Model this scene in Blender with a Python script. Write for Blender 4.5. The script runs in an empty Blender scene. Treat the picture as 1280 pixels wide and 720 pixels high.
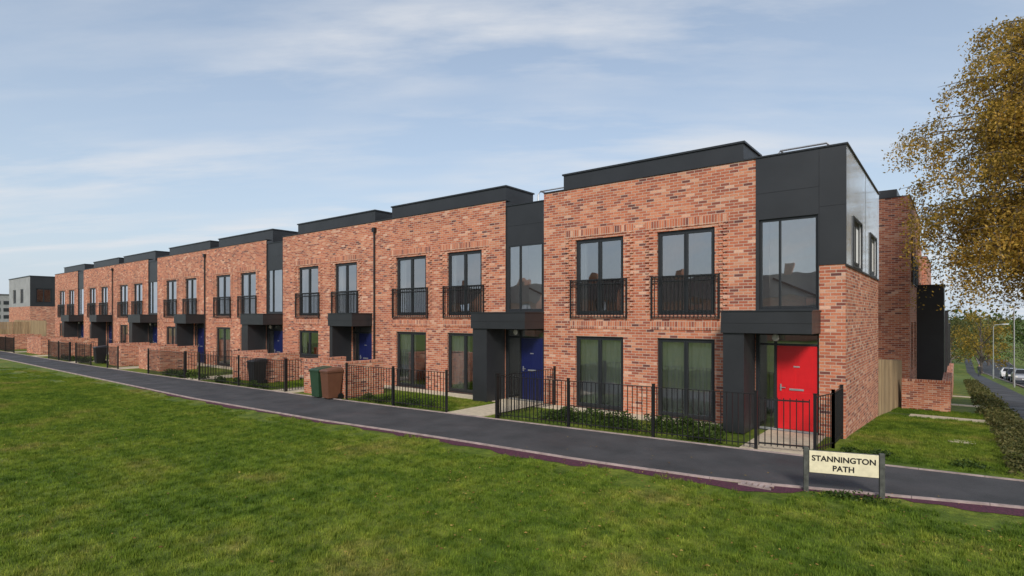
import bpy, math, random
from mathutils import Vector, Matrix, Euler
random.seed(7)
R=random.random
def U(a,b): return a+(b-a)*R()
scene=bpy.context.scene
YF=14.57; XC=-1.95; PT=6.63
def zt(y): return -0.065*min(max(y-15.0,0),135)

# ------------------------------------------------------------ materials
def newmat(name):
    m=bpy.data.materials.new(name); m.use_nodes=True
    nt=m.node_tree; nt.nodes.clear()
    out=nt.nodes.new('ShaderNodeOutputMaterial')
    b=nt.nodes.new('ShaderNodeBsdfPrincipled')
    nt.links.new(b.outputs[0],out.inputs[0])
    return m,nt,b
def N(nt,t,**k):
    n=nt.nodes.new(t)
    for a,v in k.items(): setattr(n,a,v)
    return n
def M(nt,op,a,b=None,c=None):
    n=nt.nodes.new('ShaderNodeMath'); n.operation=op
    for i,v in enumerate((a,b,c)):
        if v is None: continue
        if isinstance(v,(int,float)): n.inputs[i].default_value=v
        else: nt.links.new(v,n.inputs[i])
    return n.outputs[0]
def ramp(nt,fac,stops,interp='LINEAR'):
    n=nt.nodes.new('ShaderNodeValToRGB'); cr=n.color_ramp; cr.interpolation=interp
    while len(cr.elements)<len(stops): cr.elements.new(0.5)
    for e,(p,c) in zip(cr.elements,stops):
        e.position=p; e.color=(c[0],c[1],c[2],1)
    nt.links.new(fac,n.inputs[0]); return n.outputs[0]
def mixc(nt,fac,a,b,mode='MIX'):
    n=nt.nodes.new('ShaderNodeMix'); n.data_type='RGBA'; n.blend_type=mode
    for s,v in ((0,fac),(6,a),(7,b)):
        if isinstance(v,(int,float)): n.inputs[s].default_value=v
        elif isinstance(v,tuple): n.inputs[s].default_value=(v[0],v[1],v[2],1)
        else: nt.links.new(v,n.inputs[s])
    return n.outputs[2]
def noise(nt,scale,detail=4,rough=.55,vec=None,out=0):
    n=nt.nodes.new('ShaderNodeTexNoise'); n.inputs['Scale'].default_value=scale
    n.inputs['Detail'].default_value=detail; n.inputs['Roughness'].default_value=rough
    if vec is None:
        g=nt.nodes.new('ShaderNodeNewGeometry'); vec=g.outputs['Position']
    nt.links.new(vec,n.inputs['Vector']); return n.outputs[out]
def bump(nt,b,h,strength=.3,dist=.02):
    n=nt.nodes.new('ShaderNodeBump'); n.inputs['Strength'].default_value=strength
    n.inputs['Distance'].default_value=dist
    nt.links.new(h,n.inputs['Height']); nt.links.new(n.outputs[0],b.inputs['Normal'])
def simple(name,col,rough=.6,metal=0,var=.15,scale=6,bs=0,spec=.5):
    m,nt,b=newmat(name)
    f=noise(nt,scale,5)
    lo=tuple(c*(1-var) for c in col); hi=tuple(min(1,c*(1+var)) for c in col)
    c=ramp(nt,f,[(.3,lo),(.7,hi)]); nt.links.new(c,b.inputs['Base Color'])
    b.inputs['Roughness'].default_value=rough; b.inputs['Metallic'].default_value=metal
    b.inputs['Specular IOR Level'].default_value=spec
    if bs: bump(nt,b,noise(nt,scale*12,4),bs,.01)
    return m
def brickmat(name,w=.225,h=.075,soldier=False):
    m,nt,b=newmat(name)
    g=N(nt,'ShaderNodeNewGeometry')
    sp=N(nt,'ShaderNodeSeparateXYZ'); nt.links.new(g.outputs['Position'],sp.inputs[0])
    sn=N(nt,'ShaderNodeSeparateXYZ'); nt.links.new(g.outputs['True Normal'],sn.inputs[0])
    ax=M(nt,'ABSOLUTE',sn.outputs[0]); az=M(nt,'ABSOLUTE',sn.outputs[2])
    inv=M(nt,'SUBTRACT',1.0,ax)
    u=M(nt,'ADD',M(nt,'MULTIPLY',sp.outputs[0],inv),M(nt,'MULTIPLY',sp.outputs[1],ax))
    v=M(nt,'ADD',sp.outputs[2],M(nt,'MULTIPLY',sp.outputs[1],az))
    cb=N(nt,'ShaderNodeCombineXYZ'); nt.links.new(u,cb.inputs[0]); nt.links.new(v,cb.inputs[1])
    bt=N(nt,'ShaderNodeTexBrick')
    if soldier: bt.offset=0
    nt.links.new(cb.outputs[0],bt.inputs['Vector'])
    bt.inputs['Scale'].default_value=1; bt.inputs['Mortar Size'].default_value=.008
    bt.inputs['Mortar Smooth'].default_value=.2
    bt.inputs['Brick Width'].default_value=w; bt.inputs['Row Height'].default_value=h
    row=M(nt,'FLOOR',M(nt,'DIVIDE',v,h))
    if soldier: col=M(nt,'FLOOR',M(nt,'DIVIDE',u,w))
    else:
        par=M(nt,'FLOORED_MODULO',row,2.0)
        off=M(nt,'MULTIPLY',M(nt,'SUBTRACT',1.0,par),.5*w)
        col=M(nt,'FLOOR',M(nt,'DIVIDE',M(nt,'ADD',u,off),w))
    c2=N(nt,'ShaderNodeCombineXYZ'); nt.links.new(col,c2.inputs[0]); nt.links.new(row,c2.inputs[1])
    wn=N(nt,'ShaderNodeTexWhiteNoise',noise_dimensions='2D'); nt.links.new(c2.outputs[0],wn.inputs['Vector'])
    bc=ramp(nt,wn.outputs[0],[(0,(.13,.055,.05)),(.05,(.26,.085,.06)),(.2,(.39,.12,.07)),(.5,(.50,.165,.088)),(.82,(.57,.225,.125)),(.92,(.60,.29,.18)),(1,(.68,.40,.28))])
    big=ramp(nt,noise(nt,.7,4),[(.3,(.82,.82,.83)),(.7,(1.1,1.09,1.08))])
    fine=ramp(nt,noise(nt,45,3),[(.3,(.84,.84,.84)),(.7,(1.12,1.12,1.12))])
    bc=mixc(nt,1.0,bc,big,'MULTIPLY'); bc=mixc(nt,1.0,bc,fine,'MULTIPLY')
    col=mixc(nt,bt.outputs['Fac'],bc,(.50,.39,.31))
    nt.links.new(col,b.inputs['Base Color'])
    b.inputs['Roughness'].default_value=.85; b.inputs['Specular IOR Level'].default_value=.25
    bump(nt,b,M(nt,'SUBTRACT',1.0,bt.outputs['Fac']),.5,.006)
    return m
MB=brickmat('brick'); MS=brickmat('brick_soldier',.075,.225,True)
def cladmat(name,col,rough,metal,spec=.5):
    m,nt,b=newmat(name)
    f=noise(nt,1.3,3)
    c=ramp(nt,f,[(.3,tuple(x*.85 for x in col)),(.7,tuple(x*1.15 for x in col))])
    nt.links.new(c,b.inputs['Base Color'])
    r=M(nt,'ADD',M(nt,'MULTIPLY',noise(nt,6,4),.15),rough-.07); nt.links.new(r,b.inputs['Roughness'])
    b.inputs['Metallic'].default_value=metal; b.inputs['Specular IOR Level'].default_value=spec
    return m
MC=cladmat('anthracite_cladding',(.022,.024,.027),.42,0)
MCE=cladmat('gloss_cladding',(.80,.81,.82),.14,.6)  # end-wall dark cladding; its sky reflection is put into the pale base colour
MCG=cladmat('grey_cladding',(.30,.30,.30),.5,0)
MF=simple('dark_frame',(.018,.021,.024),.4,0,.1)
MBK=simple('black_metal',(.010,.010,.011),.4,0,.2)
MPL=simple('plaster',(.80,.79,.76),.9,0,.05)
MFL=simple('interior_floor',(.18,.14,.10),.7,0,.2)
MRF=simple('roof_membrane',(.10,.10,.105),.8,0,.2)
def curtmat():
    m,nt,b=newmat('curtain'); b.inputs['Base Color'].default_value=(.60,.60,.58,1); b.inputs['Roughness'].default_value=.95
    return m
MCU=curtmat()
MRED=simple('red_door',(.62,.012,.018),.35,0,.04)
MBLU=simple('blue_door',(.008,.013,.075),.35,0,.05)
MMET=simple('galvanised_metal',(.6,.61,.62),.35,.8,.1)
MWH=simple('white_paint',(.75,.75,.73),.5,0,.05)
MPAV=simple('cream_paving',(.52,.45,.33),.85,0,.15,8,.2)
MCON=simple('concrete_edging',(.34,.27,.25),.9,0,.3,5,.3)
def glassmat():
    m=bpy.data.materials.new('window_glass'); m.use_nodes=True; nt=m.node_tree; nt.nodes.clear()
    o=N(nt,'ShaderNodeOutputMaterial'); mx=N(nt,'ShaderNodeMixShader')
    t=N(nt,'ShaderNodeBsdfTransparent'); t.inputs[0].default_value=(.90,.93,.92,1)
    g=N(nt,'ShaderNodeBsdfGlossy'); g.inputs['Roughness'].default_value=.01; g.inputs[0].default_value=(.95,.97,1,1)
    lw=N(nt,'ShaderNodeFresnel'); lw.inputs[0].default_value=1.5
    bp=N(nt,'ShaderNodeBump'); bp.inputs['Strength'].default_value=.06; bp.inputs['Distance'].default_value=.05
    nt.links.new(noise(nt,1.6,1),bp.inputs['Height']); nt.links.new(bp.outputs[0],g.inputs['Normal'])
    f=M(nt,'MINIMUM',M(nt,'ADD',M(nt,'MULTIPLY',lw.outputs[0],2.0),.25),1.0)
    nt.links.new(f,mx.inputs[0]); nt.links.new(t.outputs[0],mx.inputs[1]); nt.links.new(g.outputs[0],mx.inputs[2])
    nt.links.new(mx.outputs[0],o.inputs[0]); return m
MG=glassmat()
def grassmat(name,blade=False):
    m,nt,b=newmat(name)
    n1=noise(nt,.45,6,.65); n2=noise(nt,2.6,4,.6); n3=noise(nt,40,3); n4=noise(nt,9,3)
    a=ramp(nt,n1,[(.30,(.085,.155,.020)),(.45,(.145,.225,.028)),(.56,(.20,.265,.038)),(.65,(.27,.275,.07)),(.76,(.33,.27,.11))])
    c=ramp(nt,n2,[(.32,(.52,.62,.48)),(.68,(1.32,1.24,1.2))])
    c2=ramp(nt,n4,[(.3,(.66,.70,.63)),(.7,(1.24,1.2,1.2))])
    a=mixc(nt,1.0,a,c,'MULTIPLY'); a=mixc(nt,1.0,a,c2,'MULTIPLY')
    if blade:
        g=N(nt,'ShaderNodeNewGeometry')
        r=ramp(nt,g.outputs['Random Per Island'],[(0,(.6,.68,.5)),(.8,(1.2,1.17,1.1)),(.93,(1.4,1.25,1.3)),(1,(1.9,1.5,2.0))])
        a=mixc(nt,1.0,a,r,'MULTIPLY')
    else:
        r=ramp(nt,n3,[(.3,(.50,.47,.42)),(.7,(.95,.92,.88))]); a=mixc(nt,1.0,a,r,'MULTIPLY')
        bump(nt,b,n3,.8,.03)
    nt.links.new(a,b.inputs['Base Color']); b.inputs['Roughness'].default_value=.7
    b.inputs['Specular IOR Level'].default_value=.2
    if blade:
        o=[n for n in nt.nodes if n.type=='OUTPUT_MATERIAL'][0]
        t=N(nt,'ShaderNodeBsdfTranslucent'); nt.links.new(a,t.inputs[0])
        mx=N(nt,'ShaderNodeMixShader'); mx.inputs[0].default_value=.3
        nt.links.new(b.outputs[0],mx.inputs[1]); nt.links.new(t.outputs[0],mx.inputs[2]); nt.links.new(mx.outputs[0],o.inputs[0])
    return m
MGR=grassmat('grass_ground'); MGB=grassmat('grass_blades',True)
def asphalt():
    m,nt,b=newmat('asphalt')
    c=ramp(nt,noise(nt,1.1,5),[(.3,(.040,.042,.045)),(.7,(.074,.074,.078))])
    s=ramp(nt,noise(nt,130,2),[(.3,(.6,.6,.6)),(.7,(1.4,1.4,1.4))])
    nt.links.new(mixc(nt,1.0,c,s,'MULTIPLY'),b.inputs['Base Color'])
    r=ramp(nt,noise(nt,.8,3),[(.35,(.6,.6,.6)),(.65,(.9,.9,.9))]); nt.links.new(r,b.inputs['Roughness'])
    b.inputs['Specular IOR Level'].default_value=.35
    bump(nt,b,noise(nt,110,3),.5,.015); return m
MAS=asphalt()
def soil():
    m,nt,b=newmat('maroon_verge')
    c=ramp(nt,noise(nt,22,5,.7),[(.3,(.022,.012,.016)),(.55,(.085,.018,.04)),(.75,(.13,.03,.06))])
    nt.links.new(c,b.inputs['Base Color']); b.inputs['Roughness'].default_value=.9
    bump(nt,b,noise(nt,60,4),.6,.02); return m
MSO=soil()
def timber():
    m,nt,b=newmat('timber')
    mp=N(nt,'ShaderNodeMapping'); g=N(nt,'ShaderNodeNewGeometry'); nt.links.new(g.outputs['Position'],mp.inputs[0])
    mp.inputs['Scale'].default_value=(14,14,1.2)
    c=ramp(nt,noise(nt,1,4,.6,mp.outputs[0]),[(.3,(.25,.17,.09)),(.7,(.42,.31,.18))])
    r=ramp(nt,g.outputs['Random Per Island'],[(0,(.75,.75,.75)),(1,(1.15,1.15,1.15))])
    nt.links.new(mixc(nt,1.0,c,r,'MULTIPLY'),b.inputs['Base Color']); b.inputs['Roughness'].default_value=.85
    return m
MT=timber()
def leafmat(name,stops,trans=.35):
    m,nt,b=newmat(name)
    g=N(nt,'ShaderNodeNewGeometry')
    c=ramp(nt,g.outputs['Random Per Island'],stops)
    big=ramp(nt,noise(nt,.9,3),[(.3,(.6,.62,.6)),(.7,(1.25,1.2,1.2))])
    c=mixc(nt,1.0,c,big,'MULTIPLY')
    nt.links.new(c,b.inputs['Base Color']); b.inputs['Roughness'].default_value=.6
    b.inputs['Specular IOR Level'].default_value=.25
    o=[n for n in nt.nodes if n.type=='OUTPUT_MATERIAL'][0]
    t=N(nt,'ShaderNodeBsdfTranslucent'); nt.links.new(c,t.inputs[0])
    mx=N(nt,'ShaderNodeMixShader'); mx.inputs[0].default_value=trans
    nt.links.new(b.outputs[0],mx.inputs[1]); nt.links.new(t.outputs[0],mx.inputs[2]); nt.links.new(mx.outputs[0],o.inputs[0])
    return m
MLB=leafmat('birch_leaves',[(0,(.20,.15,.03)),(.35,(.38,.27,.05)),(.7,(.55,.37,.07)),(1,(.66,.42,.10))],.5)
MLG=leafmat('green_leaves',[(0,(.018,.04,.008)),(.5,(.05,.095,.015)),(1,(.10,.15,.03))])
MLY=leafmat('autumn_leaves',[(0,(.14,.13,.03)),(.5,(.32,.24,.04)),(1,(.45,.29,.05))])
MLO=leafmat('olive_leaves',[(0,(.05,.06,.02)),(.5,(.11,.12,.035)),(1,(.18,.16,.06))])
MLF=leafmat('fallen_leaf',[(0,(.14,.07,.02)),(.5,(.28,.17,.04)),(1,(.40,.30,.08))],.1)
MBARK=simple('bark',(.12,.10,.085),.9,0,.5,5,.5)

# ------------------------------------------------------------ mesh builder
class B:
    def __init__(s): s.v=[]; s.f=[]; s.m=[]; s.mats=[]
    def mi(s,mat):
        if mat not in s.mats: s.mats.append(mat)
        return s.mats.index(mat)
    def poly(s,pts,mat):
        n=len(s.v); s.v+= [tuple(p) for p in pts]; s.f.append(tuple(range(n,n+len(pts)))); s.m.append(s.mi(mat))
    def hexa(s,p,mat):
        n=len(s.v); s.v+=[tuple(q) for q in p]; k=s.mi(mat)
        for f in ((0,3,2,1),(4,5,6,7),(0,1,5,4),(1,2,6,5),(2,3,7,6),(3,0,4,7)):
            s.f.append(tuple(n+i for i in f)); s.m.append(k)
    def box(s,x0,x1,y0,y1,z0,z1,mat):
        s.hexa([(x0,y0,z0),(x1,y0,z0),(x1,y1,z0),(x0,y1,z0),(x0,y0,z1),(x1,y0,z1),(x1,y1,z1),(x0,y1,z1)],mat)
    def bar(s,a,b,w,h,mat):
        a=Vector(a); b=Vector(b); d=(b-a).normalized()
        up=Vector((0,0,1)) if abs(d.z)<.95 else Vector((0,1,0))
        r=d.cross(up).normalized()*w/2; q=r.cross(d).normalized()*h/2
        s.hexa([a-r-q,a+r-q,a+r+q,a-r+q,b-r-q,b+r-q,b+r+q,b-r+q],mat)
    def tube(s,pts,rad,mat,seg=7,cap=True):
        k=s.mi(mat); rings=[]
        for i,p in enumerate(pts):
            p=Vector(p)
            d=(Vector(pts[min(i+1,len(pts)-1)])-Vector(pts[max(i-1,0)])).normalized()
            up=Vector((0,0,1)) if abs(d.z)<.9 else Vector((1,0,0))
            a=d.cross(up).normalized(); c=a.cross(d)
            r=rad[i] if isinstance(rad,(list,tuple)) else rad
            n=len(s.v)
            for j in range(seg):
                t=2*math.pi*j/seg; s.v.append(tuple(p+a*math.cos(t)*r+c*math.sin(t)*r))
            rings.append(n)
        for i in range(len(rings)-1):
            for j in range(seg):
                j2=(j+1)%seg
                s.f.append((rings[i]+j,rings[i]+j2,rings[i+1]+j2,rings[i+1]+j)); s.m.append(k)
        if cap:
            s.f.append(tuple(rings[0]+j for j in range(seg))); s.m.append(k)
            s.f.append(tuple(rings[-1]+j for j in reversed(range(seg)))); s.m.append(k)
    def make(s,name,parent=None,origin=None,bevel=0,smooth=False):
        if not s.v: return None
        if origin is None:
            xs=[p[0] for p in s.v]; ys=[p[1] for p in s.v]; zs=[p[2] for p in s.v]
            origin=((min(xs)+max(xs))/2,(min(ys)+max(ys))/2,min(zs))
        o=origin
        me=bpy.data.meshes.new(name)
        me.from_pydata([(p[0]-o[0],p[1]-o[1],p[2]-o[2]) for p in s.v],[],s.f)
        for mt in s.mats: me.materials.append(mt)
        me.polygons.foreach_set('material_index',s.m)
        if smooth: me.polygons.foreach_set('use_smooth',[True]*len(s.f))
        me.update()
        ob=bpy.data.objects.new(name,me); scene.collection.objects.link(ob)
        if parent:
            ob.parent=parent; ob.location=Vector(o)-parent.location
        else: ob.location=o
        if bevel:
            md=ob.modifiers.new('bev','BEVEL'); md.width=bevel; md.segments=2; md.limit_method='ANGLE'
        return ob
def empty(name,loc):
    e=bpy.data.objects.new(name,None); e.location=loc; scene.collection.objects.link(e); return e

class Fr:  # local facade frame
    def __init__(s,base,ud,n): s.b=Vector(base); s.u=Vector(ud); s.n=Vector(n)
    def p(s,u,z,o=0): return s.b+s.u*u+Vector((0,0,z))+s.n*o
    def box(s,mb,u0,u1,z0,z1,o0,o1,mat):
        mb.hexa([s.p(u0,z0,o0),s.p(u1,z0,o0),s.p(u1,z0,o1),s.p(u0,z0,o1),s.p(u0,z1,o0),s.p(u1,z1,o0),s.p(u1,z1,o1),s.p(u0,z1,o1)],mat)
    def quad(s,mb,u0,u1,z0,z1,o,mat): mb.poly([s.p(u0,z0,o),s.p(u1,z0,o),s.p(u1,z1,o),s.p(u0,z1,o)],mat)
    def wall(s,mb,u0,u1,z0,z1,ops,mat,dep=.14,o=0):
        us=sorted(set([u0,u1]+[x for q in ops for x in q[:2] if u0<x<u1]))
        zs=sorted(set([z0,z1]+[x for q in ops for x in q[2:4] if z0<x<z1]))
        for i in range(len(us)-1):
            for j in range(len(zs)-1):
                cu=(us[i]+us[i+1])/2; cz=(zs[j]+zs[j+1])/2
                if any(q[0]<cu<q[1] and q[2]<cz<q[3] for q in ops): continue
                s.quad(mb,us[i],us[i+1],zs[j],zs[j+1],o,mat)
        for a,b,c,d in ops:
            mb.poly([s.p(a,c,o),s.p(a,d,o),s.p(a,d,o-dep),s.p(a,c,o-dep)],mat)
            mb.poly([s.p(b,c,o),s.p(b,d,o),s.p(b,d,o-dep),s.p(b,c,o-dep)],mat)
            mb.poly([s.p(a,d,o),s.p(b,d,o),s.p(b,d,o-dep),s.p(a,d,o-dep)],mat)
            mb.poly([s.p(a,c,o),s.p(b,c,o),s.p(b,c,o-dep),s.p(a,c,o-dep)],mat)

def window(F,fr,gl,cu,u0,u1,z0,z1,leaves=2,curt='side',transom=None,o=-.07,fw=.055):
    F.box(fr,u0,u0+fw,z0,z1,o-.07,o,MF); F.box(fr,u1-fw,u1,z0,z1,o-.07,o,MF)
    F.box(fr,u0+fw,u1-fw,z1-fw,z1,o-.07,o,MF); F.box(fr,u0+fw,u1-fw,z0,z0+fw,o-.07,o,MF)
    if isinstance(leaves,int): leaves=[1/leaves]*leaves; lf=.05
    else: lf=.022
    a=u0+fw
    for q in leaves:
        b=a+(u1-u0-2*fw)*q
        F.box(fr,a+.004,a+lf,z0+fw,z1-fw,o-.06,o+.012,MF); F.box(fr,b-lf,b-.004,z0+fw,z1-fw,o-.06,o+.012,MF)
        F.box(fr,a+lf,b-lf,z1-fw-lf,z1-fw-.003,o-.06,o+.012,MF); F.box(fr,a+lf,b-lf,z0+fw+.003,z0+fw+lf+.02,o-.06,o+.012,MF)
        F.quad(gl,a+lf,b-lf,z0+fw+lf,z1-fw-lf,o-.03,MG); a=b
    if cu is None: return
    def curtain(a,b,c,d,oo=-.22):
        n=max(4,int((b-a)/.03)); pts=[]
        for i in range(n+1):
            t=i/n; pts.append((a+(b-a)*t, oo+.03*math.sin(t*n*1.1)+U(-.008,.008)))
        for i in range(n):
            cu.poly([F.p(pts[i][0],c,pts[i][1]),F.p(pts[i+1][0],c,pts[i+1][1]),F.p(pts[i+1][0],d,pts[i+1][1]),F.p(pts[i][0],d,pts[i][1])],MCU)
    if curt=='side':
        k=U(.2,.4); curtain(u0,u0+k,z0,z1-.05); curtain(u1-U(.2,.35),u1,z0,z1-.05)
    elif curt=='full': curtain(u0,u1,z0+.02,z1-.05,-.3)
    elif curt=='half': curtain(u0,u0+.55*(u1-u0),z0+.02,z1-.05)

def balcony(F,mb,u0,u1,z0=2.70,h=1.12,o=.065):
    a=u0-.15; b=u1+.15
    F.box(mb,a,b,z0+h,z0+h+.035,o-.02,o+.025,MBK); F.box(mb,a,b,z0+.03,z0+.06,o-.012,o+.018,MBK)
    F.box(mb,a,b,z0+h-.12,z0+h-.095,o-.01,o+.015,MBK)
    for e in (a,b-.04):
        F.box(mb,e,e+.04,z0,z0+h,o-.02,o+.022,MBK)
        F.box(mb,e+.003,e+.037,z0+.15,z0+.19,0,o-.02,MBK); F.box(mb,e+.003,e+.037,z0+h-.2,z0+h-.16,0,o-.02,MBK)
    n=int((b-a)/.105)
    for i in range(1,n):
        x=a+(b-a)*i/n
        F.box(mb,x-.008,x+.008,z0+.06,z0+h,o-.006,o+.010,MBK)

def brick_trim(F,mb,u0,u1,z0,z1,z2=None):
    F.box(mb,u0-.34,u1+.34,z1+.075,z1+.30,-.01,.022,MS)
    z=z0
    while z<z1+.02:
        for a in (u0-.33,u0-.22,u1+.11,u1+.22):
            if a in (u0-.33,u1+.22):
                F.box(mb,a,a+.105,z+.0,z+.066,-.01,.036,MB)
            else:
                F.box(mb,a,a+.105,z+.075,z+.141,-.01,.026,MB)
        z+=.15

def porch(F,mb,xl,xr,pier=.6,proj=1.0):
    F.box(mb,xl-pier,xl-.02,0.02,2.37,.0,proj-.06,MC)
    F.box(mb,xl-pier-.03,xr+.03,2.372,2.87,0.0,proj,MC)
    F.box(mb,xl-pier-.05,xr+.05,2.872,2.90,0.0,proj+.02,MF)
    F.box(mb,xl-pier-.034,xr+.034,2.60,2.606,0.0,proj+.004,MBK)

def door(F,fr,gl,mb,xl,xr,dm,o=-.08):
    d0=xr-.92
    F.box(fr,xl,xl+.05,.02,2.37,o-.06,o,MF); F.box(fr,xr-.045,xr,.02,2.37,o-.06,o,MF)
    F.box(fr,d0-.06,d0,.02,2.37,o-.06,o,MF); F.box(fr,xl+.05,xr-.045,2.31,2.37,o-.06,o+.001,MF)
    F.box(fr,xl+.05,d0-.06,2.06,2.11,o-.06,o-.001,MF);F.box(fr,d0,xr-.045,2.06,2.11,o-.06,o-.001,MF)
    F.box(fr,xl+.05,xr-.045,.02,.06,o-.06,o+.01,MMET)
    F.quad(gl,xl+.05,d0-.06,.06,2.06,o-.03,MG)
    F.quad(gl,xl+.05,xr-.045,2.11,2.31,o-.03,MG)
    F.box(mb,d0+.005,xr-.05,.07,2.055,o-.05,o-.01,dm)
    w=xr-.05-d0
    for (a,b,c,d) in ((.12,.46,.25,.95),(.54,.88,.25,.95),(.12,.46,1.08,1.9),(.54,.88,1.08,1.9)):
        F.box(mb,d0+w*a,d0+w*b,c,d,o-.012,o-.002,dm)
    F.box(mb,d0+w*.32,d0+w*.68,1.0,1.045,o-.012,o+.006,MMET)
    F.box(mb,d0+.08,d0+.11,.98,1.14,o-.012,o+.02,MMET); F.box(mb,d0+.08,d0+.2,1.05,1.07,o+.02,o+.035,MMET)
    F.box(mb,d0+w*.42,d0+w*.58,1.55,1.58,o-.012,o+.003,MMET)

FF=Fr((0,YF,0),(1,0,0),(0,-1,0))
YB=21.3
def house(kind,xr,xl,door_m,last=False,first=False):
    e=empty('brick_terraced_house',((xl+xr)/2,YF,0))
    W=B();fr=B();gl=B();cu=B();bal=B();po=B();rf=B();inn=B();dr=B();tr=B()
    ups=[];gfs=[]
    if kind=='A':
        bl,br=xr-1.56,xr-.03
        ups=[(xr-4.29,xr-2.62),(xr-7.12,xr-5.4)]; gfs=[(a,b,.04,2.17) for a,b in ups]
    elif kind=='U1':
        bl,br=-3.86,-2.48
        ups=[(-6.44,-4.87),(-9.06,-7.46)]; gfs=[(a,b,.04,2.17) for a,b in ups]
    else:
        bl=br=None
        ups=[(xr-2.8,xr-1.2),(xr-5.7,xr-4.05)]
        gfs=[(xr-5.7,xr-4.05,.9,2.12),(xr-1.55,xr-.2,.02,2.37)]
    brr=xr if bl is None else bl
    ops=[(a,b,2.80,5.07) for a,b in ups]+gfs
    FF.wall(W,xl,brr,-.3,PT,ops,MB)
    for a,b in ups:
        window(FF,fr,gl,cu,a,b,2.80,5.07,2,random.choice(['side','side','none','half'])); balcony(FF,bal,a,b)
        brick_trim(FF,tr,a,b,2.9,5.07)
        FF.box(tr,a-.2,b+.2,2.4,2.62,-.01,.02,MS)
    for g in gfs:
        if g[3]>2.2: continue
        window(FF,fr,gl,cu,g[0],g[1],g[2],g[3],2,'full' if kind=='U1' else random.choice(['full','side','half']))
        FF.box(tr,g[0]-.05,g[1]+.05,g[2]-.04,g[2],-.05,.04,MF)
    xe=XC if kind=='U1' else xr
    if kind in('A','U1'):
        rec=-.04 if kind=='A' else .02
        ops2=[(bl+.07,br-.02,2.93,5.12),(bl+.02,br,.02,2.37)]
        FF.wall(W,bl,br,-.3,6.42 if kind=='A' else PT,ops2,MC,.14,rec)
        W.poly([FF.p(bl,-.3,rec),FF.p(bl,-.3,-.01),FF.p(bl,PT,-.01),FF.p(bl,PT,rec)],MC)
        window(FF,fr,gl,None,bl+.07,br-.02,2.93,5.12,[.35,.65],o=-.04,fw=.035)
        # stair hall behind the glazing, brightened by an unseen roof opening added for light
        inn.poly([FF.p(bl,.1,-1.3),FF.p(xe-.03,.1,-1.3),FF.p(xe-.03,6.2,-1.3),FF.p(bl,6.2,-1.3)],MPL)
        inn.poly([FF.p(bl-.01,.1,-.16),FF.p(bl-.01,6.2,-.16),FF.p(bl-.01,6.2,-1.3),FF.p(bl-.01,.1,-1.3)],MPL)
        inn.bar((bl+.1,YF+1.2,3.75),(br-.1,YF+1.15,3.2),.05,.05,MFL)
        inn.box(bl,xe-.04,YF+.16,YF+1.29,2.5,2.6,MPL)
        FF.box(rf,bl,bl+.05,6.3,6.36,-1.7,-.3,MF); FF.box(rf,xe-.08,xe-.03,6.3,6.36,-1.7,-.3,MF)
        FF.box(rf,bl+.05,xe-.08,6.3,6.36,-1.7,-1.65,MF); FF.box(rf,bl+.05,xe-.08,6.3,6.36,-.35,-.3,MF)
        FF.box(po,bl+.01,br-.01,5.75,5.762,rec-.01,rec+.003,MBK)
        porch(FF,po,bl,br,.62 if kind=='A' else .5)
        door(FF,fr,gl,dr,bl+.02,br,door_m,-.06 if kind=='A' else -.05)
        po.tube([(bl+.45,YF-.03,2.25),(bl+.45,YF-.07,2.25)],[.09,.07],MWH,12)
        FF.box(rf,bl-.02,br+.02,(6.42 if kind=='A' else PT),(6.45 if kind=='A' else PT+.035),-.3,rec+.03,MF)
        rf.box(xl+.02,bl,YF+.3,YB-.02,6.28,6.36,MRF); rf.box(bl,xe-.02,YF+1.7,YB-.02,6.28,6.36,MRF)
        xi=bl
    else:
        porch(FF,po,xr-1.55,xr-.2,.22); door(FF,fr,gl,dr,xr-1.55,xr-.2,door_m,-.06)
        po.tube([(xr+.04,YF-.07,.05),(xr+.04,YF-.07,6.2)],.036,MBK,8)
        po.box(xr-.04,xr+.12,YF-.14,YF-.01,6.2,6.38,MBK)
        rf.box(xl+.02,xe-.02,YF+.3,YB-.02,6.28,6.36,MRF); xi=xe-.02
    FF.box(rf,xl,brr,PT,PT+.035,-.3,.03,MF)
    if kind=='U1':
        FF.wall(W,br,XC,-.3,3.94,[],MB); FF.wall(W,br,XC+.02,3.94,PT,[],MC,.14,.02)
        W.poly([FF.p(br,3.94,0),FF.p(XC+.02,3.94,0),FF.p(XC+.02,3.94,.02),FF.p(br,3.94,.02)],MC)
        FF.box(po,br-.004,br+.008,3.94,PT,.01,.023,MBK)
        FF.box(po,br+.01,XC+.01,5.28,5.292,.01,.023,MBK)
        FE=Fr((XC,0,0),(0,1,0),(1,0,0))
        FE.wall(W,YF,YB,-1,3.94,[],MB)
        wo=[(15.55,17.0,3.98,5.1),(18.9,20.4,3.98,5.1)]
        FE.wall(W,YF-.02,YB,3.94,PT,wo,MCE,.14,.02)
        for q in wo:
            window(FE,fr,gl,None,q[0],q[1],q[2],q[3],2,o=-.02)
            FE.box(po,q[0]-.06,q[0],q[2]-.05,q[3]+.05,.015,.05,MF);FE.box(po,q[1],q[1]+.06,q[2]-.05,q[3]+.05,.015,.05,MF)
            FE.box(po,q[0],q[1],q[3],q[3]+.05,.015,.05,MF);FE.box(po,q[0],q[1],q[2]-.05,q[2],.015,.05,MF)
        for y in (17.9,):
            FE.box(po,y-.006,y+.006,3.94,PT,.01,.023,MBK)
        FE.box(po,YF-.02,YB,3.90,3.938,.0,.035,MF)
        FE.box(rf,YF-.05,YB,PT,PT+.035,-.3,.05,MF)
        FF.box(rf,br+.02,XC-.3,PT,PT+.035,-.3,.05,MF)
    W.poly([(xl,YB,-1),(xe,YB,-1),(xe,YB,PT),(xl,YB,PT)],MB)
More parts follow.
